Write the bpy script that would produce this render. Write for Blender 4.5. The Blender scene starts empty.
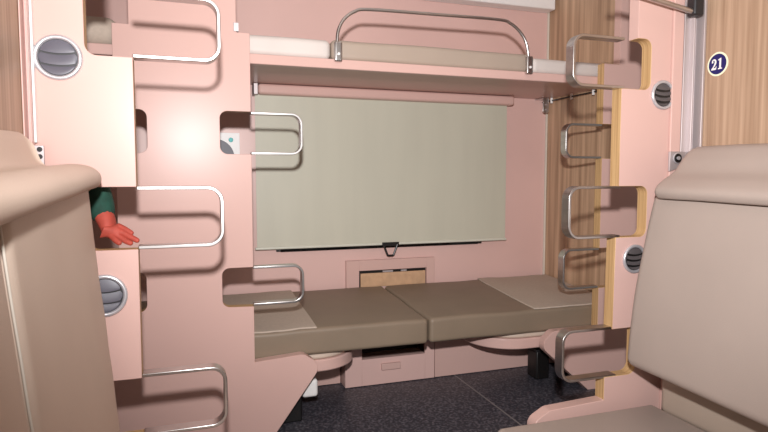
import bpy, bmesh, math, random
from mathutils import Vector, Matrix, noise
random.seed(4)
S = bpy.context.scene
COL = S.collection

# ---------------------------------------------------------------- camera, world, light, exposure
CAM_H = .96
cam = bpy.data.cameras.new('camera'); camo = bpy.data.objects.new('camera', cam); COL.objects.link(camo)
cam.sensor_width = 36; cam.lens = 575 / 768 * 36; cam.clip_start = .02
camo.location = (0, 0, CAM_H)
camo.rotation_euler = (math.radians(90 - 3.98), 0, math.radians(-18.7))
S.camera = camo

W = bpy.data.worlds.new('world'); S.world = W; W.use_nodes = True
W.node_tree.nodes['Background'].inputs[0].default_value = (1.0, .92, .87, 1)
W.node_tree.nodes['Background'].inputs[1].default_value = .23

fl = bpy.data.lights.new('camera_flash', 'SPOT')
fl.energy = 250; fl.color = (1, .985, .985); fl.shadow_soft_size = .028
fl.spot_size = math.radians(123); fl.spot_blend = 1.0
flo = bpy.data.objects.new('camera_flash', fl); COL.objects.link(flo)
flo.location = (0, 0, CAM_H + .25)
flo.rotation_euler = Vector((.53, 1, .15)).to_track_quat('-Z', 'Y').to_euler()

S.view_settings.view_transform = 'Standard'
S.view_settings.look = 'None'
S.view_settings.exposure = 0
S.view_settings.gamma = 1
S.view_settings.use_curve_mapping = False

# ---------------------------------------------------------------- materials
def lin(c):
    return tuple(((v / 255) / 12.92 if v / 255 <= .04045 else ((v / 255 + .055) / 1.055) ** 2.4) for v in c) + (1,)

def mat(name, rgb, rough=.5, metal=0, var=.04, scale=(6, 6, 6), bump=0, bscale=200, spec=.5, rgb2=None, detail=4, lo=.35, hi=.65):
    m = bpy.data.materials.new(name); m.use_nodes = True
    n = m.node_tree.nodes; l = m.node_tree.links; b = n['Principled BSDF']
    tc = n.new('ShaderNodeTexCoord'); mp = n.new('ShaderNodeMapping'); mp.inputs['Scale'].default_value = scale
    nz = n.new('ShaderNodeTexNoise'); nz.inputs['Scale'].default_value = 1; nz.inputs['Detail'].default_value = detail
    l.new(tc.outputs['Object'], mp.inputs[0]); l.new(mp.outputs[0], nz.inputs['Vector'])
    cr = n.new('ShaderNodeValToRGB'); c = lin(rgb)
    cr.color_ramp.elements[0].position = lo; cr.color_ramp.elements[1].position = hi
    if rgb2: a, z = c, lin(rgb2)
    else:
        a = tuple(max(0, v * (1 - var)) for v in c[:3]) + (1,); z = tuple(min(1, v * (1 + var)) for v in c[:3]) + (1,)
    cr.color_ramp.elements[0].color = a; cr.color_ramp.elements[1].color = z
    l.new(nz.outputs[0], cr.inputs[0]); l.new(cr.outputs[0], b.inputs['Base Color'])
    b.inputs['Roughness'].default_value = rough; b.inputs['Metallic'].default_value = metal
    b.inputs['Specular IOR Level'].default_value = spec
    if bump:
        n2 = n.new('ShaderNodeTexNoise'); n2.inputs['Scale'].default_value = bscale
        l.new(tc.outputs['Object'], n2.inputs['Vector'])
        bp = n.new('ShaderNodeBump'); bp.inputs['Strength'].default_value = bump; bp.inputs['Distance'].default_value = .002
        l.new(n2.outputs[0], bp.inputs['Height']); l.new(bp.outputs[0], b.inputs['Normal'])
    return m

PINK = mat('pink_laminate', (206, 171, 162), .29, var=.02, spec=.14, scale=(2, 2, 2))
PINKW = mat('pink_wall_laminate', (216, 180, 172), .36, var=.03, scale=(2, 2, 2))
PLY = mat('plywood_edge', (176, 138, 94), .55, scale=(3, 160, 3), rgb2=(204, 168, 120))
WOOD = mat('wood_veneer', (150, 121, 97), .45, scale=(64, 64, 1.6), rgb2=(188, 159, 134), detail=8, lo=.32, hi=.66)
WOODD = mat('walnut_veneer', (150, 119, 93), .45, scale=(34, 34, 1.2), rgb2=(202, 168, 138), detail=8, lo=.32, hi=.66)
CHROME = mat('brushed_steel', (196, 192, 190), .30, 1, var=.08, scale=(14, 14, 60))
ALU = mat('satin_aluminium', (192, 182, 182), .5, .6, var=.05, scale=(20, 20, 2))
LEATHER = mat('beige_leatherette', (164, 149, 140), .5, var=.03, scale=(3, 3, 3), bump=.15, bscale=320)
LEATHERL = mat('sand_leatherette', (204, 184, 168), .5, var=.03, scale=(3, 3, 3), bump=.15, bscale=320)
TAUPE = mat('taupe_leatherette', (130, 114, 97), .5, var=.05, scale=(5, 5, 5), bump=.15, bscale=300)
TAUPEL = mat('fawn_leatherette', (168, 152, 138), .5, var=.03, scale=(5, 5, 5), bump=.1, bscale=300)
COVER = mat('oatmeal_cloth', (186, 171, 157), .85, var=.04, scale=(90, 90, 90), spec=.2)
PALE = mat('pale_grey_cover', (205, 196, 190), .6, var=.03)
BLIND = mat('sage_blind_fabric', (192, 189, 172), .5, var=.025, scale=(9, 9, 1.2))
WHITE = mat('white_plastic', (235, 232, 230), .4, var=.01)
PIPING = mat('white_piping', (214, 205, 192), .6)
BLACK = mat('black_plastic', (22, 20, 20), .4)
GLASS = mat('dark_window_glass', (10, 11, 12), .08)
GREYV = mat('grey_vent_plastic', (88, 86, 96), .45, var=.05)
DARKV = mat('dark_vent_plastic', (34, 33, 36), .45)
BLADE = mat('charcoal_vent_plastic', (84, 79, 80), .3, var=.1)
SILVER = mat('silver_ring_plastic', (206, 205, 210), .3, .6)
CARD = mat('tan_board', (196, 158, 124), .7, var=.08, scale=(30, 30, 30))
NAVY = mat('navy_print', (12, 16, 92), .35)
LIME = mat('cream_print', (232, 235, 205), .35)
TEAL = mat('teal_screw', (40, 120, 118), .4, .3)
SKIN = mat('skin', (168, 68, 54), .7, var=.08, scale=(60, 60, 60))
JACKET = mat('green_jacket_cloth', (24, 64, 52), .85, var=.2, scale=(50, 50, 50))
HAIR = mat('black_hair', (22, 18, 16), .6)
CEIL = mat('ceiling_panel', (225, 215, 208), .6, var=.01)
TROUSER = mat('dark_trousers', (34, 36, 42), .85)

def floor_mat():
    m = mat('speckled_vinyl', (54, 54, 62), .45, scale=(95, 95, 95), rgb2=(118, 114, 122), detail=3, lo=.46, hi=.74)
    n = m.node_tree.nodes; l = m.node_tree.links; b = n['Principled BSDF']
    tc = n.new('ShaderNodeTexCoord'); sx = n.new('ShaderNodeSeparateXYZ'); l.new(tc.outputs['Object'], sx.inputs[0])
    d = n.new('ShaderNodeMath'); d.operation = 'SUBTRACT'; d.inputs[1].default_value = .695; l.new(sx.outputs[0], d.inputs[0])
    a = n.new('ShaderNodeMath'); a.operation = 'ABSOLUTE'; l.new(d.outputs[0], a.inputs[0])
    lt = n.new('ShaderNodeMath'); lt.operation = 'LESS_THAN'; lt.inputs[1].default_value = .0036; l.new(a.outputs[0], lt.inputs[0])
    src = b.inputs['Base Color'].links[0].from_socket
    mx = n.new('ShaderNodeMixRGB'); mx.inputs[2].default_value = lin((128, 122, 122)); l.new(lt.outputs[0], mx.inputs[0]); l.new(src, mx.inputs[1])
    l.new(mx.outputs[0], b.inputs['Base Color'])
    return m
FLOOR = floor_mat()

# ---------------------------------------------------------------- mesh helpers (world coordinates)
def obj(name, bm, mats, parent=None, bevel=0, seg=2, smooth=True, angle=40):
    if not isinstance(mats, (list, tuple)): mats = [mats]
    bmesh.ops.recalc_face_normals(bm, faces=bm.faces[:])
    base = Vector((0, 0, 0)); p = parent
    while p: base += p.location; p = p.parent
    if parent is None:
        xs = [v.co.x for v in bm.verts]; ys = [v.co.y for v in bm.verts]; zs = [v.co.z for v in bm.verts]
        base = Vector(((min(xs) + max(xs)) / 2, (min(ys) + max(ys)) / 2, min(zs)))
    for v in bm.verts: v.co -= base
    me = bpy.data.meshes.new(name); bm.to_mesh(me); bm.free()
    for m in mats: me.materials.append(m)
    o = bpy.data.objects.new(name, me); COL.objects.link(o)
    if parent: o.parent = parent
    else: o.location = base
    if smooth:
        me.polygons.foreach_set('use_smooth', [True] * len(me.polygons))
        me.set_sharp_from_angle(angle=math.radians(angle))
    if bevel:
        b = o.modifiers.new('bevel', 'BEVEL'); b.width = bevel; b.segments = seg; b.limit_method = 'ANGLE'; b.angle_limit = math.radians(40)
        b.harden_normals = False
    return o

def thing(name, loc, label, cat, group=None):
    o = bpy.data.objects.new(name, None); COL.objects.link(o); o.location = loc; o.empty_display_size = .1
    o['label'] = label; o['category'] = cat
    if group: o['group'] = group
    return o

def tag(o, label, cat, group=None):
    o['label'] = label; o['category'] = cat
    if group: o['group'] = group
    return o

def struct(o):
    o['kind'] = 'structure'; return o

def box(x0, x1, y0, y1, z0, z1, bm=None):
    bm = bm or bmesh.new()
    r = bmesh.ops.create_cube(bm, size=1)
    for v in r['verts']:
        v.co = Vector((x0 + (v.co.x + .5) * (x1 - x0), y0 + (v.co.y + .5) * (y1 - y0), z0 + (v.co.z + .5) * (z1 - z0)))
    return bm

def rnd(pts, seg=7):
    """[(x, y, radius)] -> rounded outline"""
    out = []; n = len(pts)
    for i in range(n):
        p = Vector(pts[i][:2]); r = pts[i][2] if len(pts[i]) > 2 else 0
        if r <= 0: out.append(p); continue
        a = (Vector(pts[i - 1][:2]) - p); b = (Vector(pts[(i + 1) % n][:2]) - p)
        th = a.angle(b); d = min(r / math.tan(th / 2), a.length * .499, b.length * .499); rr = d * math.tan(th / 2)
        a.normalize(); b.normalize()
        c = p + (a + b).normalized() * (rr / math.sin(th / 2))
        s = p + a * d - c; e = p + b * d - c
        a0 = math.atan2(s.y, s.x); a1 = math.atan2(e.y, e.x); da = (a1 - a0 + math.pi) % (2 * math.pi) - math.pi
        for k in range(seg + 1):
            t = a0 + da * k / seg; out.append(c + Vector((math.cos(t), math.sin(t))) * rr)
    return out

def prism(outline, plane, lo, hi, bm=None, side=None):
    """extrude a 2-D outline; side(i, p, q) -> material index of a side face"""
    bm = bm or bmesh.new()
    def P(p, t):
        if plane == 'xz': return (p[0], t, p[1])
        if plane == 'yz': return (t, p[0], p[1])
        return (p[0], p[1], t)
    a = [bm.verts.new(P(p, lo)) for p in outline]; b = [bm.verts.new(P(p, hi)) for p in outline]
    bm.faces.new(a); bm.faces.new(b[::-1]); n = len(a)
    for i in range(n):
        f = bm.faces.new((a[i], b[i], b[(i + 1) % n], a[(i + 1) % n]))
        if side: f.material_index = side(i, outline[i], outline[(i + 1) % n])
    return bm

def strip_outline(path, t):
    """closed outline of thickness t round an open 2-D path"""
    L, R = [], []
    n = len(path)
    for i, p in enumerate(path):
        d = Vector(path[min(i + 1, n - 1)]) - Vector(path[max(i - 1, 0)]); d.normalize(); nn = Vector((-d.y, d.x)) * t / 2
        L.append(Vector(p) + nn); R.append(Vector(p) - nn)
    return L + R[::-1]

def tube(path, r, bm=None, n=10, closed=False):
    bm = bm or bmesh.new(); rings = []; m = len(path); path = [Vector(p) for p in path]
    up = Vector((0, 0, 1)); prev = None
    for i, p in enumerate(path):
        d = (path[(i + 1) % m] - path[i - 1]) if closed else (path[min(i + 1, m - 1)] - path[max(i - 1, 0)])
        d.normalize()
        a = prev - d * prev.dot(d) if prev is not None else (up if abs(d.z) < .9 else Vector((1, 0, 0))).cross(d)
        a.normalize(); prev = a; b = d.cross(a)
        rr = r[i] if isinstance(r, (list, tuple)) else r
        rings.append([bm.verts.new(p + (a * math.cos(2 * math.pi * k / n) + b * math.sin(2 * math.pi * k / n)) * rr) for k in range(n)])
    for i in range(m if closed else m - 1):
        A, B = rings[i], rings[(i + 1) % m]
        for k in range(n): bm.faces.new((A[k], A[(k + 1) % n], B[(k + 1) % n], B[k]))
    if not closed: bm.faces.new(rings[0][::-1]); bm.faces.new(rings[-1])
    return bm

def smooth_path(pts, sub=6):
    pts = [Vector(p) for p in pts]; out = []
    for i in range(len(pts) - 1):
        p0 = pts[max(i - 1, 0)]; p1 = pts[i]; p2 = pts[i + 1]; p3 = pts[min(i + 2, len(pts) - 1)]
        for k in range(sub):
            t = k / sub
            out.append(.5 * ((2 * p1) + (p2 - p0) * t + (2 * p0 - 5 * p1 + 4 * p2 - p3) * t * t + (3 * p1 - p0 - 3 * p2 + p3) * t ** 3))
    out.append(pts[-1]); return out

def roundbox(x0, x1, y0, y1, z0, z1, r, n=8, fn=None):
    """box with soft rounded edges; fn(Vector) deforms it"""
    lo = (x0, y0, z0); hi = (x1, y1, z1); cs = []
    for a in range(3):
        rr = min(r, (hi[a] - lo[a]) * .499)
        e = [rr * (1 - math.tan(math.pi / 4 * (1 - k / 4))) for k in range(5)]
        mid = [lo[a] + rr + (hi[a] - lo[a] - 2 * rr) * k / n for k in range(1, n)]
        cs.append([lo[a] + v for v in e] + mid + [hi[a] - v for v in e[::-1]])
    bm = bmesh.new(); vs = {}
    def V(i, j, k):
        key = (i, j, k)
        if key not in vs:
            p = Vector((cs[0][i], cs[1][j], cs[2][k])); q = p.copy()
            for a in range(3):
                rr = min(r, (hi[a] - lo[a]) * .499); q[a] = min(max(p[a], lo[a] + rr), hi[a] - rr)
            d = p - q
            if d.length > 1e-9:
                m = max(abs(d.x), abs(d.y), abs(d.z)); p = q + d.normalized() * m
            vs[key] = bm.verts.new(fn(p) if fn else p)
        return vs[key]
    nx, ny, nz = (len(c) - 1 for c in cs)
    for i in range(nx):
        for j in range(ny):
            for k in (0, nz): bm.faces.new((V(i, j, k), V(i + 1, j, k), V(i + 1, j + 1, k), V(i, j + 1, k)))
    for i in range(nx):
        for k in range(nz):
            for j in (0, ny): bm.faces.new((V(i, j, k), V(i + 1, j, k), V(i + 1, j, k + 1), V(i, j, k + 1)))
    for j in range(ny):
        for k in range(nz):
            for i in (0, nx): bm.faces.new((V(i, j, k), V(i, j + 1, k), V(i, j + 1, k + 1), V(i, j, k + 1)))
    return bm

def disc(cx, cz, r, y0, y1, n=32, bm=None):
    return prism([(cx + r * math.cos(2 * math.pi * k / n), cz + r * math.sin(2 * math.pi * k / n)) for k in range(n)], 'xz', y0, y1, bm)

# ---------------------------------------------------------------- the room
Y1, Y2, YW, T = 1.5, 2.1, 2.78, .042
XL, XR, XE = -.34, 1.59, 1.9
struct(obj('floor', box(-1.6, 2.6, -1.2, 2.86, -.05, 0), FLOOR, smooth=False))
struct(obj('ceiling', box(-1.6, 2.6, -1.2, 2.86, 2.2, 2.25), CEIL, smooth=False))
struct(obj('wall_back', box(-1.6, XE + .05, YW, YW + .06, 0, 2.2), PINKW, smooth=False))
struct(obj('wall_alcove', box(XE, XE + .05, Y2 + T + .002, YW, 0, 2.2), WOODD, smooth=False))
struct(obj('wall_left', box(XL - .05, XL, -1.2, Y1 - .001, 0, 2.2), WOOD, smooth=False))
struct(obj('wall_right', box(XR, XR + .05, -1.2, Y1 - .001, 0, 2.2), WOOD, smooth=False))
struct(obj('wall_alcove_left', box(-.95, -.9, Y2 + T + .002, YW, 0, 2.2), WOODD, smooth=False))

# corner profiles between the side walls and the partitions
bm = box(XR - .056, XR - .001, Y1 - .012, Y1 - .001, 0, 2.2)
box(XR - .034, XR - .028, Y1 - .028, Y1 - .010, 0, 2.2, bm)
box(XR - .010, XR - .001, Y1 - .045, Y1 - .010, 0, 2.2, bm)
struct(obj('trim_1', bm, ALU, bevel=.0015))
bm = box(XR - .098, XR - .057, Y1 - .010, Y1 - .001, 0, 2.2)
struct(obj('trim_2', bm, PINK, bevel=.002))
bm = box(XL + .001, XL + .012, Y1 - .02, Y1 - .001, 0, 2.2)
box(XL + .001, XL + .004, Y1 - .055, Y1 - .018, 0, 2.2, bm)
box(XL + .0095, XL + .012, Y1 - .034, Y1 - .018, 0, 2.2, bm)
struct(obj('trim_3', bm, PINKW, bevel=.001))
struct(obj('trim_4', box(XL + .0125, XL + .0175, Y1 - .016, Y1 - .001, 1.035, 2.2), WHITE, bevel=.001))
bm = box(XE - .009, XE - .0005, YW - .012, YW - .0005, .0, 1.86)
struct(obj('trim_5', bm, PIPING, bevel=.001))

# the window behind the blind
w1 = struct(obj('window_1', box(.41, 1.47, YW - .018, YW - .0005, .595, 1.30), GLASS, smooth=False))
bm = prism([(.385, .56), (1.495, .56), (1.495, 1.325), (.385, 1.325)], 'xz', YW - .012, YW - .0004)
bm.free()
bm = box(.39, .41, YW - .022, YW - .0004, .598, 1.32)
box(1.47, 1.49, YW - .022, YW - .0004, .598, 1.32, bm); box(.41, 1.47, YW - .022, YW - .0004, 1.30, 1.32, bm)
obj('window_frame', bm, BLACK, w1)

# ---------------------------------------------------------------- partitions with step cut-outs and handles
def u_handle(xe, xo, z0, z1, y0, y1, parent, t=.0088, lap=.0):
    s = 1 if xo > xe else -1
    r = .036
    pts = [(xe - s * lap, z1), (xo, z1, r), (xo, z0, r), (xe - s * lap, z0)]
    # open rounded path
    path = [Vector(pts[0])]
    for (cx, cz, a0, a1) in ((xo - s * r, z1 - r, 90, 0), (xo - s * r, z0 + r, 0, -90)):
        for k in range(9):
            a = math.radians(a0 + (a1 - a0) * k / 8); path.append(Vector((cx + s * r * math.cos(a), cz + r * math.sin(a))))
    path.append(Vector(pts[3]))
    return obj('step_handle', prism(strip_outline(path, t), 'xz', y0, y1), CHROME, parent, bevel=.0018, seg=3, angle=50)

def panel(outline, y, parent, pink=None, name='panel'):
    o = rnd(outline)
    def side(i, p, q): return 0 if (pink and pink(p, q)) else 1
    return obj(name, prism(o, 'xz', y, y + T, side=side), [PINK, PLY], parent, bevel=.0012, seg=1)

def vent(cx, cz, y, parent, blade, body, n=3, r=.046, gap=.0019):
    """round air outlet with silver rim and three blades"""
    v = obj('air_vent', disc(cx, cz, r - .004, y - .002, y + .0, 36), body, parent)
    ring = [Vector((cx + r * math.cos(a), y - .003, cz + r * math.sin(a))) for a in [2 * math.pi * k / 40 for k in range(40)]]
    obj('vent_ring', tube(ring, .0055, closed=True), SILVER, v)
    # blades: wide shallow curved slats with thin dark gaps between
    rr = r - .0065; pitch = 2 * rr / n
    for k in range(n):
        zt = cz + rr - k * pitch - (gap if k else 0); zb = cz + rr - (k + 1) * pitch + (gap if k < n - 1 else 0)
        bm = bmesh.new(); rows = []
        for i in range(17):
            u = -1 + 2 * i / 16; x = cx + u * rr * .995; lim = math.sqrt(max(0, rr * rr - (x - cx) ** 2)); sag = -.006 * (1 - u * u)
            a1 = min(max(zt + (sag if k else 0), cz - lim), cz + lim); a0 = min(max(zb + (sag if k < n - 1 else 0), cz - lim), cz + lim)
            if a1 - a0 < .0006: continue
            d = .004 * math.sqrt(max(0, 1 - u * u))
            rows.append([bm.verts.new((x, y - .0035, a1)), bm.verts.new((x, y - .0035 - d, (a1 * .35 + a0 * .65))), bm.verts.new((x, y - .003 - d, a0)), bm.verts.new((x, y - .0022, a0)), bm.verts.new((x, y - .0022, a1))])
        m = 5
        for i in range(len(rows) - 1):
            for q in range(m):
                bm.faces.new((rows[i][q], rows[i][(q + 1) % m], rows[i + 1][(q + 1) % m], rows[i + 1][q]))
        bm.faces.new(rows[0]); bm.faces.new(rows[-1][::-1])
        obj('vent_blade', bm, blade, v)
    return v

R3 = .026
# near left
t = thing('partition', (-.2, Y1, 0), 'brightly lit pink partition on the left with two round grey vents', 'partition', 'pink partitions with step handles')
e = -.12; c = -.222
panel([(XL - .3, 2.2), (-.175, 2.2), (-.175, 1.395), (c, 1.395, R3), (c, 1.24, R3), (e, 1.24), (e, .934), (c - .012, .934, R3), (c - .012, .783, R3), (e, .783),
       (e, .464), (c, .464, R3), (c, .318, R3), (e, .318), (e, .235), (.10, .225, .03), (.165, .19, .035), (.05, 0), (XL - .3, 0)],
      Y1, t, lambda p, q: p[1] > 1.396 or p[0] < -.6)
for z0, z1 in ((1.244, 1.391), (.787, .931), (.318, .469)): u_handle(e, .078, z0, z1, Y1 + .002, Y1 + T - .002, t)
vent(-.276, 1.229, Y1, t, GREYV, DARKV); vent(-.197, .675, Y1, t, GREYV, DARKV)
# near right
t = thing('partition', (1.45, Y1, 0), 'pink partition on the right with two dark round vents and thick plywood edges', 'partition', 'pink partitions with step handles')
e = 1.298; c = 1.412
panel([(XR + .3, 2.2), (1.358, 2.2), (1.358, 1.395), (c, 1.395, R3), (c, 1.236, R3), (e, 1.236), (e, .927), (c, .927, R3), (c, .763, R3), (e - .006, .763),
       (e - .010, .464), (1.385, .464, .02), (1.385, .308, .03), (1.262, .308), (1.262, .232), (1.06, .224, .03), (.985, .185, .035), (1.12, 0), (XR + .3, 0)],
      Y1, t, lambda p, q: p[1] > 1.396 or p[0] > 1.8 or max(p[1], q[1]) < .24)
for xo, z0, z1 in ((1.122, 1.240, 1.391), (1.118, .766, .924), (1.105, .308, .468)): u_handle(e + .012, xo, z0, z1, Y1 + .002, Y1 + T - .002, t, lap=.0)
vent(1.462, 1.222, Y1, t, BLADE, BLACK, n=4, r=.042, gap=.0032); vent(1.368, .691, Y1, t, BLADE, BLACK, n=4, r=.042, gap=.0032)
# far left pillar
t = thing('partition', (0, Y2, 0), 'pink pillar panel behind the left partition, at the left of the sage blind', 'partition', 'pink partitions with step handles')
e = .213; c = .106
panel([(-.178, 2.2), (.167, 2.2), (.167, 1.46), (e, 1.46), (e, 1.187), (c, 1.187, R3), (c, 1.037, R3), (e, 1.037), (e, .632), (c - .002, .632, R3), (c - .002, .492, R3), (e, .488),
       (e, .281), (.395, .293, .035), (.462, .244, .04), (.285, 0), (-.30, 0), (-.47, .262, .04), (-.40, .309, .03), (-.229, .297), (-.229, .495), (-.145, .495, R3), (-.145, .633, R3), (-.229, .633),
       (-.229, 1.037), (-.13, 1.037, R3), (-.13, 1.183, R3), (-.229, 1.183), (-.229, 1.46), (-.178, 1.46)],
      Y2, t, lambda p, q: p[1] > 1.3 or max(p[1], q[1]) < .32)
for z0, z1 in ((1.041, 1.183), (.494, .629)): u_handle(e, .394, z0, z1, Y2 + .002, Y2 + T - .002, t)
bm = box(.158, .176, Y2 - .004, Y2 + .02, 1.462, 1.492)
obj('hinge', bm, ALU, t, bevel=.001)
# far right
t = thing('partition', (1.95, Y2, 0), 'pink panel behind the right partition, beside the dark wood end wall', 'partition', 'pink partitions with step handles')
e = 1.722; c = 1.83
panel([(2.4, 2.2), (1.806, 2.2), (1.806, 1.45), (e, 1.45), (e, 1.187), (c, 1.187, R3), (c, 1.037, R3), (e, 1.037), (e, .640), (c, .640, R3), (c, .462, R3), (e, .462),
       (e, .282), (1.49, .284, .04), (1.425, .225, .045), (1.68, -0.0), (2.4, 0)],
      Y2, t, lambda p, q: p[1] > 1.452 or p[0] > 2.3 or max(p[1], q[1]) < .30)
for z0, z1 in ((1.041, 1.183), (.466, .636)): u_handle(e, 1.54, z0, z1, Y2 + .002, Y2 + T - .002, t)

# ---------------------------------------------------------------- upper berth
ub = thing('upper_berth', (.85, 2.2, 1.36), 'pink upper berth shelf with cushions and a curved chrome guard rail, above the blind', 'berth')
bm = prism([(Y2 + T + .003, 1.364), (Y2 + T + .035, 1.364), (Y2 + T + .035, 1.384), (YW - .002, 1.384), (YW - .002, 1.40), (Y2 + T + .003, 1.40)], 'yz', -.88, XE - .003)
obj('berth_board', bm, PINK, ub, bevel=.003)
def crown(p, zt=1.475, a=.004):
    return p + Vector((0, .003 * noise.noise(p * 4), a * noise.noise(p * 3) if p.z > 1.44 else 0))
obj('cushion', roundbox(.525, 1.405, 2.168, 2.765, 1.401, 1.481, .02, fn=crown), TAUPEL, ub)
obj('cushion', roundbox(-.20, .522, 2.168, 2.765, 1.401, 1.476, .022, fn=crown), PALE, ub)['label'] = 'pale grey cushion'
obj('cushion', roundbox(1.408, 1.895, 2.168, 2.765, 1.401, 1.468, .022, fn=crown), PALE, ub)['label'] = 'pale grey cushion'
obj('pillow', roundbox(-.72, -.215, 2.168, 2.70, 1.401, 1.50, .045, fn=crown), COVER, ub)
gr = obj('guard_rail', tube(smooth_path([(.537, 2.134, 1.45), (.541, 2.134, 1.50), (.563, 2.134, 1.545), (.605, 2.134, 1.578), (.665, 2.134, 1.591), (.94, 2.134, 1.597), (1.215, 2.134, 1.601),
             (1.275, 2.134, 1.59), (1.322, 2.134, 1.558), (1.352, 2.134, 1.515), (1.366, 2.134, 1.45)]), .0062), CHROME, ub)
for x in (.540, 1.366):
    b = obj('rail_bracket', roundbox(x - .015, x + .015, 2.122, 2.1435, 1.388, 1.462, .006, 3), CHROME, gr)
    obj('rivet', disc(x, 1.415, .005, 2.119, 2.123, 14), WHITE, b)

# small chrome support bracket under the berth, at the wall corner
t = thing('shelf_bracket', (1.84, 2.70, 1.30), 'small chrome angle bracket under the right end of the upper berth', 'bracket')
obj('wall_plate', prism(rnd([(1.822, 1.3835), (1.822, 1.30, .012), (1.858, 1.30, .012), (1.858, 1.3835)]), 'xz', 2.70, 2.706), CHROME, t, bevel=.001)
obj('arm', box(1.822, 1.858, 2.706, YW - .0005, 1.377, 1.3835), CHROME, t, bevel=.002)
for z in (1.318, 1.345): obj('rivet', disc(1.84, z, .0045, 2.697, 2.7003, 12), ALU, t)

# curtain track
t = thing('curtain_track', (1.868, 2.45, 1.34), 'thin dark curtain rod with white clips beneath the right end of the upper berth', 'curtain rod')
obj('rod', tube([(1.868, 2.19, 1.367), (1.868, 2.775, 1.367)], .0035), BLACK, t)
for y in (2.35, 2.52, 2.69):
    obj('clip', roundbox(1.862, 1.874, y - .005, y + .005, 1.352, 1.3825, .003, 2), WHITE, t)

# ---------------------------------------------------------------- window blind
t = thing('window_blind', (.96, 2.745, .6), 'pulled-down sage green roller blind with black pull handle on the back wall', 'blind')
def wav(x): return 2.742 + .0025 * math.sin(x * 9) * math.sin(x * 3.1)
bm = bmesh.new(); N = 60; rows = []
for i in range(N + 1):
    x = .297 + 1.326 * i / N
    rows.append([bm.verts.new((x, wav(x) + d, z)) for d, z in ((0, .622), (0, .86), (0, 1.10), (0, 1.345), (.002, 1.345), (.002, .622))])
for i in range(N):
    for a in range(6): bm.faces.new((rows[i][a], rows[i][(a + 1) % 6], rows[i + 1][(a + 1) % 6], rows[i + 1][a]))
bm.faces.new(rows[0]); bm.faces.new(rows[-1][::-1])
obj('fabric', bm, BLIND, t)
obj('bottom_bar', roundbox(.288, 1.632, 2.736, 2.750, .611, .624, .005, 6), mat('blind_bar_enamel', (205, 204, 190), .4), t)
obj('roller_case', roundbox(.308, 1.645, 2.695, YW - .001, 1.334, 1.382, .014, 8), PINK, t)
obj('end_bracket', box(.288, .307, 2.70, YW - .001, 1.332, 1.383), ALU, t, bevel=.002)
h = prism(rnd([(.918, .622), (1.002, .622), (.985, .556, .008), (.935, .556, .008)]), 'xz', 2.730, 2.7355)
h.free()
path = rnd([(.923, .614), (.945, .558, .01), (.975, .558, .01), (.997, .614)])
ph = obj('pull_handle', tube([(p[0], 2.732, p[1]) for p in path], .0052, n=8), BLACK, t)
obj('handle_clamp', box(.915, 1.005, 2.728, 2.7355, .606, .626), BLACK, ph, bevel=.002)

# overhead white box on the back wall
tag(obj('overhead_duct', box(.2, XE - .012, 2.70, YW - .001, 1.852, 2.199), WHITE, bevel=.006, seg=3), 'white duct casing high on the back wall, above the guard rail', 'duct')

# wall plate seen through the cut-out of the far left pillar
t = thing('fixing_plate', (.18, YW, 1.05), 'white fixing plate with a teal screw, seen through the left pillar cut-out', 'plate')
obj('plate', prism(rnd([(.02, 1.00), (.228, 1.00), (.228, 1.160), (.06, 1.160, .02)]), 'xz', YW - .008, YW - .0005), WHITE, t, bevel=.001)
obj('screw', disc(.188, 1.127, .0105, YW - .014, YW - .0082, 18), TEAL, t, bevel=.001)
q = [(.118, 1.045)] + [(.118 + .085 * math.cos(math.radians(a)), 1.045 + .085 * math.sin(math.radians(a))) for a in range(0, 91, 6)]
obj('quadrant', prism(q, 'xz', YW - .0125, YW - .0082), GREYV, t, bevel=.001)

# recessed socket box in the back wall, behind the cushions
t = thing('socket_box', (.97, YW, .4), 'pink framed recess box with a tan board, on the wall under the blind handle', 'box')
y0 = YW - .022
bm = box(.735, .802, y0, YW - .001, .396, .535); box(1.170, 1.215, y0, YW - .001, .396, .535, bm); box(.802, 1.170, y0, YW - .001, .482, .535, bm)
obj('frame', bm, PINK, t, bevel=.0015)
obj('recess', box(.802, 1.170, YW - .004, YW - .001, .396, .482), BLACK, t)
bd = obj('board', box(.812, 1.166, YW - .013, YW - .0045, .396, .466), CARD, t, bevel=.001)
for x in (.91, 1.07):
    ring = [(x + .022 * math.cos(math.radians(a)), YW - .0135, .425 + .022 * math.sin(math.radians(a))) for a in range(0, 360, 15)]
    obj('knockout', tube(ring, .0015, closed=True, n=6), CARD, bd)
for x0, x1 in ((.93, .985), (1.03, 1.06)): obj('wire_clip', box(x0, x1, YW - .014, YW - .005, .4685, .4765), ALU, t)

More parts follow.
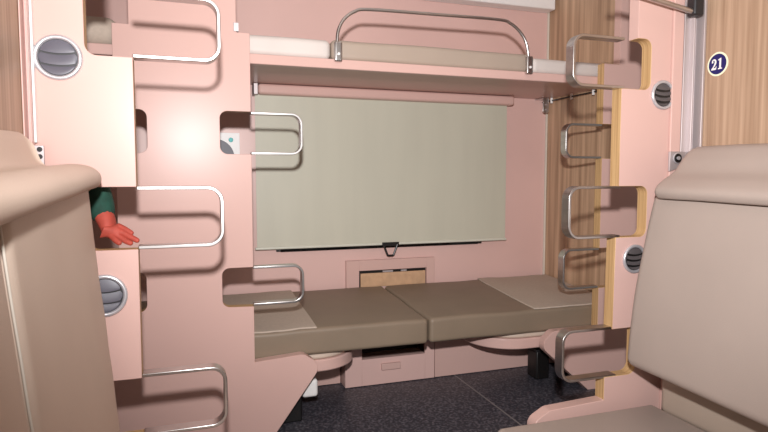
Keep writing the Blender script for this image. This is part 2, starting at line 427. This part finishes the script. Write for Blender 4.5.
# ---------------------------------------------------------------- lower berth: two fold-down seat halves
def cush(p):
    d = .004 * noise.noise(Vector((p.x, p.y, .4)) * 5) + .003 * noise.noise(Vector((p.x * 14, p.y * 6, 3)))
    top = 1 if p.z > .35 else .5
    return p + Vector((0, .003 * noise.noise(Vector((p.x, p.y, 1)) * 6), d * top + .05 * (p.y - 2.49)))
def seat_half(x0, x1, cx0, cx1, label, bx0, bx1, rl, rr, skew=0):
    t = thing('folding_seat', ((x0 + x1) / 2, 2.4, .2), label, 'seat', 'fold-down halves of the lower berth')
    cu = obj('cushion', roundbox(x0, x1, Y2 + T + .004, 2.745, .287, .392, .016, 14, cush), TAUPE, t)
    # loose end cover drawn over the cushion top
    obj('end_cover', roundbox(cx0, cx1, 2.150, 2.742, .3905, .3975, .003, 14, lambda p: cush(p + Vector((skew * (p.y - 2.15), 0, 0)))), COVER, t)['label'] = 'lighter cloth end cover'
    plan = rnd([(bx0, 2.158, rl), (bx1, 2.158, rr), (bx1, 2.60), (bx0, 2.60)], 14)
    obj('seat_base', prism(plan, 'xy', .198, .246), PINK, t, bevel=.006, seg=3)
    s = [((p[0] - (bx0 + bx1) / 2) * .975 + (bx0 + bx1) / 2, (p[1] - 2.4) * .975 + 2.4) for p in plan]
    obj('base_pad', prism(s, 'xy', .2462, .2665), LEATHERL, t, bevel=.008, seg=3)
    return t
seat_half(-.55, .920, .0, .455, 'left half of the lower berth, taupe cushion with its pale cover at the left end', -.30, .640, .02, .17)
seat_half(.928, 1.893, 1.425, 1.855, 'right half of the lower berth, taupe cushion with its pale cover at the right end', 1.195, 1.885, .2, .02, .055)

# storage fronts below the berth
t = thing('storage_box', (.865, 2.46, 0), 'pink storage box with an open dark slot and finger tab, under the left cushion', 'box')
bm = box(.648, .727, 2.46, 2.474, .003, .279); box(1.037, 1.085, 2.46, 2.474, .003, .279, bm); box(.727, 1.037, 2.46, 2.474, .003, .125, bm); box(.727, 1.037, 2.46, 2.474, .262, .279, bm)
obj('front', bm, PINKW, t, bevel=.0008, seg=1)
obj('inside', box(.727, 1.037, 2.56, 2.57, .10, .279), BLACK, t)
obj('lower_lip', box(.727, 1.037, 2.4745, 2.56, .115, .125), PINK, t)
obj('finger_tab', box(.818, .911, 2.446, 2.461, .070, .100), PINK, t, bevel=.003)
obj('side', box(.648, .660, 2.4745, 2.70, .003, .196), PINK, t)
obj('side', box(1.073, 1.085, 2.4745, 2.70, .003, .196), PINK, t)
tag(obj('kick_board', box(1.09, 1.893, 2.463, 2.477, .003, .184), PINK, bevel=.001), 'plain pink kick board at the floor under the right cushion', 'board')
tag(obj('kick_board', box(-.55, .643, 2.53, 2.545, .003, .184), PINK, bevel=.001), 'shaded pink kick board set back behind the foot of the left pillar', 'board')
t = thing('foot_or_shade_block', (.40, 2.25, 0), 'black block in place of the shade behind the left pillar, with a white cap', 'foot', 'support feet of the lower berth')
obj('block', box(.30, .40, 2.18, 2.30, .0, .20), BLACK, t, bevel=.006)  # black block stands in for the shade under the left pillar
obj('foot_cap', roundbox(.4002, .462, 2.17, 2.25, .095, .165, .012, 4), WHITE, t)
t = thing('foot_or_shade_block', (1.53, 2.24, 0), 'black support foot of the berth beside the right step handle', 'foot', 'support feet of the lower berth')
obj('block', box(1.53, 1.60, 2.28, 2.36, .0, .135), BLACK, t, bevel=.006)
obj('foot_cap', box(1.525, 1.605, 2.275, 2.365, .1352, .150), DARKV, t, bevel=.003)

# ---------------------------------------------------------------- near seats
def flap(profile, y0, y1, drop, m, parent, name='head_flap'):
    pts = smooth_path([(p[0], 0, p[1]) for p in profile], 5); pts = [(p.x, p.z) for p in pts]
    cx = sum(p[0] for p in pts) / len(pts); cz = sum(p[1] for p in pts) / len(pts)
    ys = [(y1, .70), (y1 + .0, .88)] + [(y1 - .012 * (1 - math.cos(math.radians(a))) - .002, .88 + .12 * math.sin(math.radians(a))) for a in (30, 60, 90)]
    ys = [(y1, .80), (y1 - .003, .90), (y1 - .008, .96), (y1 - .016, .99)]
    n = 26; ys += [(y1 - .022 + (y0 - y1 + .022) * k / n, 1) for k in range(n + 1)]
    bm = bmesh.new(); rings = []
    for y, s in ys:
        ring = []
        for x, z in pts:
            wob = .0035 * noise.noise(Vector((x * 8, y * 7, z * 8)))
            ring.append(bm.verts.new((cx + (x - cx) * s, y, cz + (z - cz) * s + drop * (y - y1) + wob)))
        rings.append(ring)
    k = len(pts)
    for a in range(len(rings) - 1):
        for i in range(k): bm.faces.new((rings[a][i], rings[a][(i + 1) % k], rings[a + 1][(i + 1) % k], rings[a + 1][i]))
    bm.faces.new(rings[0][::-1]); bm.faces.new(rings[-1])
    return obj(name, bm, m, parent, angle=60)

YE = 1.425
# right seat
t = thing('bench_seat', (1.4, .6, 0), 'beige bench seat on the right facing left, its back cushion under a folded head flap', 'seat', 'bench seats facing each other')
def leanR(p):
    f = (p.z - .40) / .50
    bulge = .012 * math.sin(max(0, min(1, f)) * math.pi) if p.x < 1.31 else 0
    return Vector((p.x + .084 * f - bulge + .004 * noise.noise(Vector((p.y * 3, p.z * 5, 1))), p.y + .0 + .004 * noise.noise(Vector((p.z * 6, 2, p.x))), p.z - .02 * (YE - p.y)))
obj('back_cushion', roundbox(1.270, 1.36, -.35, YE, .374, .912, .03, 16, leanR), LEATHER, t)
flap([(1.587, 1.050), (1.55, 1.051), (1.478, 1.050), (1.440, 1.020), (1.402, .974), (1.357, .946), (1.327, .922), (1.326, .902), (1.345, .892), (1.42, .91), (1.50, .93), (1.587, .94)], -.35, 1.388, .012, LEATHER, t)
obj('seat_cushion', roundbox(.845, 1.43, -.35, 1.47, .10, .214, .02, 12), LEATHER, t)
obj('rear_bolster', roundbox(1.425, 1.53, -.35, 1.44, .19, .345, .03, 10, lambda p: p + Vector((.004 * noise.noise(p * 9), 0, .006 * noise.noise(Vector((p.y * 5, p.z * 9, 4)))))), TAUPEL, t)
obj('seat_box', box(.90, 1.585, -.35, 1.465, .0, .10), PINK, t, bevel=.004)
obj('back_board', box(1.54, 1.587, -.35, 1.44, .1005, .93), PINK, t, bevel=.003)
# left seat
t = thing('bench_seat', (-.25, .6, 0), 'sand coloured bench back on the left with a padded roll on top and white piping', 'seat', 'bench seats facing each other')
def leanL(p):
    f = (p.z - .40) / .50
    return Vector((p.x - .045 * f + .003 * noise.noise(Vector((p.y * 4, p.z * 3, 1))) + .0035 * noise.noise(Vector(((p.y + p.z * .7) * 13, (p.z - p.y) * 2, 5))) * max(0, 1.1 - f), p.y + .03 * max(0, .55 - f) * 0 + .003 * noise.noise(Vector((p.z * 6, 2, p.x))), p.z))
obj('back_cushion', roundbox(-.245, -.162, .789, YE, .26, .96, .028, 40, leanL), LEATHERL, t)
obj('back_cushion', roundbox(-.245, -.162, -.35, .781, .26, .96, .028, 16, leanL), LEATHERL, t)
obj('piping', tube([leanL(Vector((-.162, .785, z))) + Vector((-.004, 0, 0)) for z in [.28 + .02 * k for k in range(33)]], .0018), PIPING, t)
flap([(-.338, 1.053), (-.327, 1.035), (-.313, .998), (-.293, .984), (-.24, .988), (-.205, .982), (-.185, .966), (-.185, .945), (-.203, .934), (-.25, .93), (-.3, .925), (-.338, .92)], -.35, YE, .045, LEATHERL, t)
obj('seat_cushion', roundbox(-.255, .33, -.35, 1.46, .10, .214, .02, 12), LEATHERL, t)
obj('seat_box', box(-.335, .29, -.35, 1.455, .0, .10), PINK, t, bevel=.004)
obj('back_board', box(-.337, -.272, -.35, 1.41, .1005, .92), PINK, t, bevel=.003)

# latches where the seat tops meet the trim
t = thing('seat_latch', (1.512, 1.47, .99), 'steel latch with a round bolt on the right partition, above the seat flap', 'latch')
obj('latch_plate', prism(rnd([(1.482, .975), (1.482, 1.04, .004), (1.548, 1.04, .004), (1.548, 1.02), (1.515, .985)]), 'xz', 1.480, 1.4885), ALU, t, bevel=.001)
ring = [(1.508 + .014 * math.cos(math.radians(a)), 1.476, 1.018 + .014 * math.sin(math.radians(a))) for a in range(0, 360, 15)]
bo = obj('bolt', disc(1.508, 1.018, .015, 1.472, 1.4805, 20), BLACK, t)
obj('bolt_ring', tube(ring, .0035, closed=True, n=8), SILVER, bo)
obj('bolt_head', disc(1.508, 1.018, .006, 1.468, 1.4725, 12), SILVER, bo)
t = thing('seat_latch', (-.318, 1.44, .99), 'steel latch plate with two dark holes on the left, above the padded roll', 'latch')
obj('latch_plate', prism(rnd([(-.337, 1.028), (-.3045, 1.028), (-.3045, .985), (-.318, .985)]), 'xz', 1.462, 1.4685), ALU, t, bevel=.001)
for z in (1.019, 1.003): obj('hole', disc(-.3125, z, .0055, 1.459, 1.4625, 14), BLACK, t)

# stay bar at the upper right
t = thing('stay_bar', (1.45, 1.455, 1.47), 'polished steel stay bar at the upper right, pinned to the corner profile', 'bar')
obj('bar', tube([(1.20, 1.455, 1.530), (1.525, 1.455, 1.482)], .0085), CHROME, t)
obj('pivot', roundbox(1.522, 1.562, 1.44, 1.475, 1.468, 1.53, .008, 3), DARKV, t)

# ---------------------------------------------------------------- number sticker on the right wall (faces -X)
t = thing('number_sticker', (XR, 1.409, 1.28), 'round navy blue sticker with number 21 on the right wood wall', 'sticker')
CY, CZ = 1.409, 1.3125
def ydisc(r, x0, x1, s=1.0):
    return prism([(CY + r * math.cos(2 * math.pi * k / 40), CZ + s * r * math.sin(2 * math.pi * k / 40)) for k in range(40)], 'yz', x0, x1)
obj('rim', ydisc(.0375, XR - .0015, XR - .0002), LIME, t)
obj('face', ydisc(.0318, XR - .0022, XR - .0015), NAVY, t)
two = [(0, 0), (.60, 0), (.66, .30), (.60, .30), (.55, .20), (.46, .17), (.26, .17), (.45, .36), (.58, .52), (.63, .68), (.61, .82), (.52, .94), (.37, 1.0), (.22, .98), (.10, .90), (.04, .78), (.05, .68),
       (.13, .62), (.22, .66), (.24, .75), (.19, .82), (.26, .88), (.36, .87), (.42, .79), (.42, .66), (.35, .50), (.20, .28), (0, .10)]
one = [(.06, 0), (.58, 0), (.58, .08), (.44, .12), (.44, 1.0), (.34, 1.0), (.05, .88), (.05, .80), (.22, .83), (.22, .12), (.06, .08)]
for nm, g, off in (('numeral', two, -.0215), ('numeral', one, .0010)):
    H = .034
    # reading direction for a viewer looking towards +X runs towards -Y
    o2 = [(CY - (off + p[0] * H * .84), CZ - H / 2 + p[1] * H) for p in g]
    obj(nm, prism(o2, 'yz', XR - .0028, XR - .0022), WHITE, t, smooth=False)

# ---------------------------------------------------------------- person behind the left partition, one hand in the cut-out
def skin_mesh(name, verts, edges, radii, m, parent, sub=2, root=0):
    me = bpy.data.meshes.new(name)
    base = Vector((0, 0, 0)); p = parent
    while p: base += p.location; p = p.parent
    me.from_pydata([Vector(v) - base for v in verts], edges, [])
    o = bpy.data.objects.new(name, me); COL.objects.link(o); o.parent = parent
    me.materials.append(m)
    sk = o.modifiers.new('skin', 'SKIN'); sk.use_smooth_shade = True
    if not me.skin_vertices: me.attributes  # layer is made with the modifier
    for i, r in enumerate(radii):
        d = me.skin_vertices[0].data[i]; rr = r if isinstance(r, tuple) else (r, r); d.radius = rr; d.use_root = (i == root)
    s = o.modifiers.new('sub', 'SUBSURF'); s.levels = sub; s.render_levels = sub
    me.polygons.foreach_set('use_smooth', [True] * len(me.polygons))
    return o

def chains(root_list):
    V, E, R = [], [], []
    idx = {}
    for ch in root_list:
        prev = None
        for node in ch:
            if isinstance(node, str): prev = idx[node]; continue
            name, p, r = node
            V.append(p); R.append(r); i = len(V) - 1
            if name: idx[name] = i
            if prev is not None: E.append((prev, i))
            prev = i
    return V, E, R

person = thing('person', (-.62, 1.82, 0), 'person in a green jacket behind the left partition, open hand reaching through its cut-out', 'person')
V, E, R = chains([
    [('pelvis', (-.76, 1.85, .54), .12), ('waist', (-.76, 1.85, .71), .115), ('chest', (-.75, 1.85, .92), .13), ('neckbase', (-.74, 1.85, 1.07), .055), ('neck', (-.735, 1.85, 1.13), .048),
     ('jaw', (-.715, 1.85, 1.19), .062), ('head', (-.725, 1.85, 1.27), .082), ('crown', (-.735, 1.85, 1.335), .055)],
    ['jaw', (None, (-.645, 1.85, 1.225), .012), (None, (-.628, 1.85, 1.215), .009)],
    ['chest', ('sh', (-.62, 1.71, 1.04), .055), ('el', (-.30, 1.665, 1.085), .042), ('wr', (-.204, 1.582, .862), .026), ('palm', (-.198, 1.570, .832), (.028, .018)), ('palm2', (-.182, 1.558, .820), (.026, .016))],
    ['palm2', (None, (-.166, 1.553, .836), .0085), (None, (-.149, 1.545, .826), .0078), (None, (-.133, 1.537, .8165), .0062)],
    ['palm2', (None, (-.159, 1.546, .821), .0088), (None, (-.139, 1.538, .809), .008), (None, (-.119, 1.530, .7985), .0064)],
    ['palm2', (None, (-.164, 1.541, .810), .0085), (None, (-.149, 1.532, .800), .0078), (None, (-.134, 1.525, .7935), .0062)],
    ['palm', (None, (-.184, 1.546, .815), .009), (None, (-.172, 1.532, .803), .008), (None, (-.160, 1.523, .7945), .0064)],
    ['palm2', (None, (-.170, 1.562, .812), .008), (None, (-.158, 1.560, .802), .007), (None, (-.147, 1.558, .7945), .0058)],
    ['chest', (None, (-.71, 1.985, 1.035), .055), (None, (-.58, 1.97, .82), .042), (None, (-.46, 1.94, .66), .028), (None, (-.41, 1.93, .62), .024)],
    ['pelvis', (None, (-.62, 1.77, .52), .085), (None, (-.40, 1.76, .50), .065), (None, (-.42, 1.76, .27), .05), (None, (-.43, 1.76, .07), .04), (None, (-.36, 1.76, .034), .03)],
    ['pelvis', (None, (-.62, 1.93, .52), .085), (None, (-.40, 1.93, .50), .065), (None, (-.42, 1.93, .27), .05), (None, (-.43, 1.93, .07), .04), (None, (-.36, 1.93, .034), .03)],
])
skin_mesh('body', V, E, R, SKIN, person)
V, E, R = chains([
    [('hip', (-.76, 1.85, .58), .135), ('waist', (-.76, 1.85, .73), .13), ('chest', (-.75, 1.85, .92), .145), ('collar', (-.74, 1.85, 1.06), .07)],
    ['chest', (None, (-.63, 1.71, 1.04), .068), (None, (-.46, 1.685, 1.07), .056), (None, (-.30, 1.665, 1.085), .054), (None, (-.25, 1.625, .985), .046), (None, (-.212, 1.592, .892), .036), (None, (-.201, 1.580, .840), .031)],
    ['chest', (None, (-.71, 1.985, 1.035), .07), (None, (-.58, 1.97, .82), .056), (None, (-.46, 1.94, .66), .04)],
])
skin_mesh('jacket', V, E, R, JACKET, person)
V, E, R = chains([
    [('p', (-.76, 1.85, .54), .128), (None, (-.62, 1.77, .52), .096), (None, (-.40, 1.76, .50), .078), (None, (-.42, 1.76, .27), .062), (None, (-.43, 1.76, .08), .055)],
    ['p', (None, (-.62, 1.93, .52), .096), (None, (-.40, 1.93, .50), .078), (None, (-.42, 1.93, .27), .062), (None, (-.43, 1.93, .08), .055)]])
skin_mesh('trousers', V, E, R, TROUSER, person)
skin_mesh('hair', [(-.75, 1.85, 1.26), (-.755, 1.85, 1.33), (-.735, 1.85, 1.36)], [(0, 1), (1, 2)], [.08, .08, .055], HAIR, person)
t = thing('stool', (-.78, 1.85, 0), 'small taupe stool under the person behind the left partition', 'stool')
obj('seat', roundbox(-.94, -.62, 1.69, 2.01, .36, .405, .02, 4), TAUPE, t)
for x in (-.91, -.65):
    for y in (1.72, 1.98): obj('leg', tube([(x, y, 0), (x, y, .362)], .014), CHROME, t)
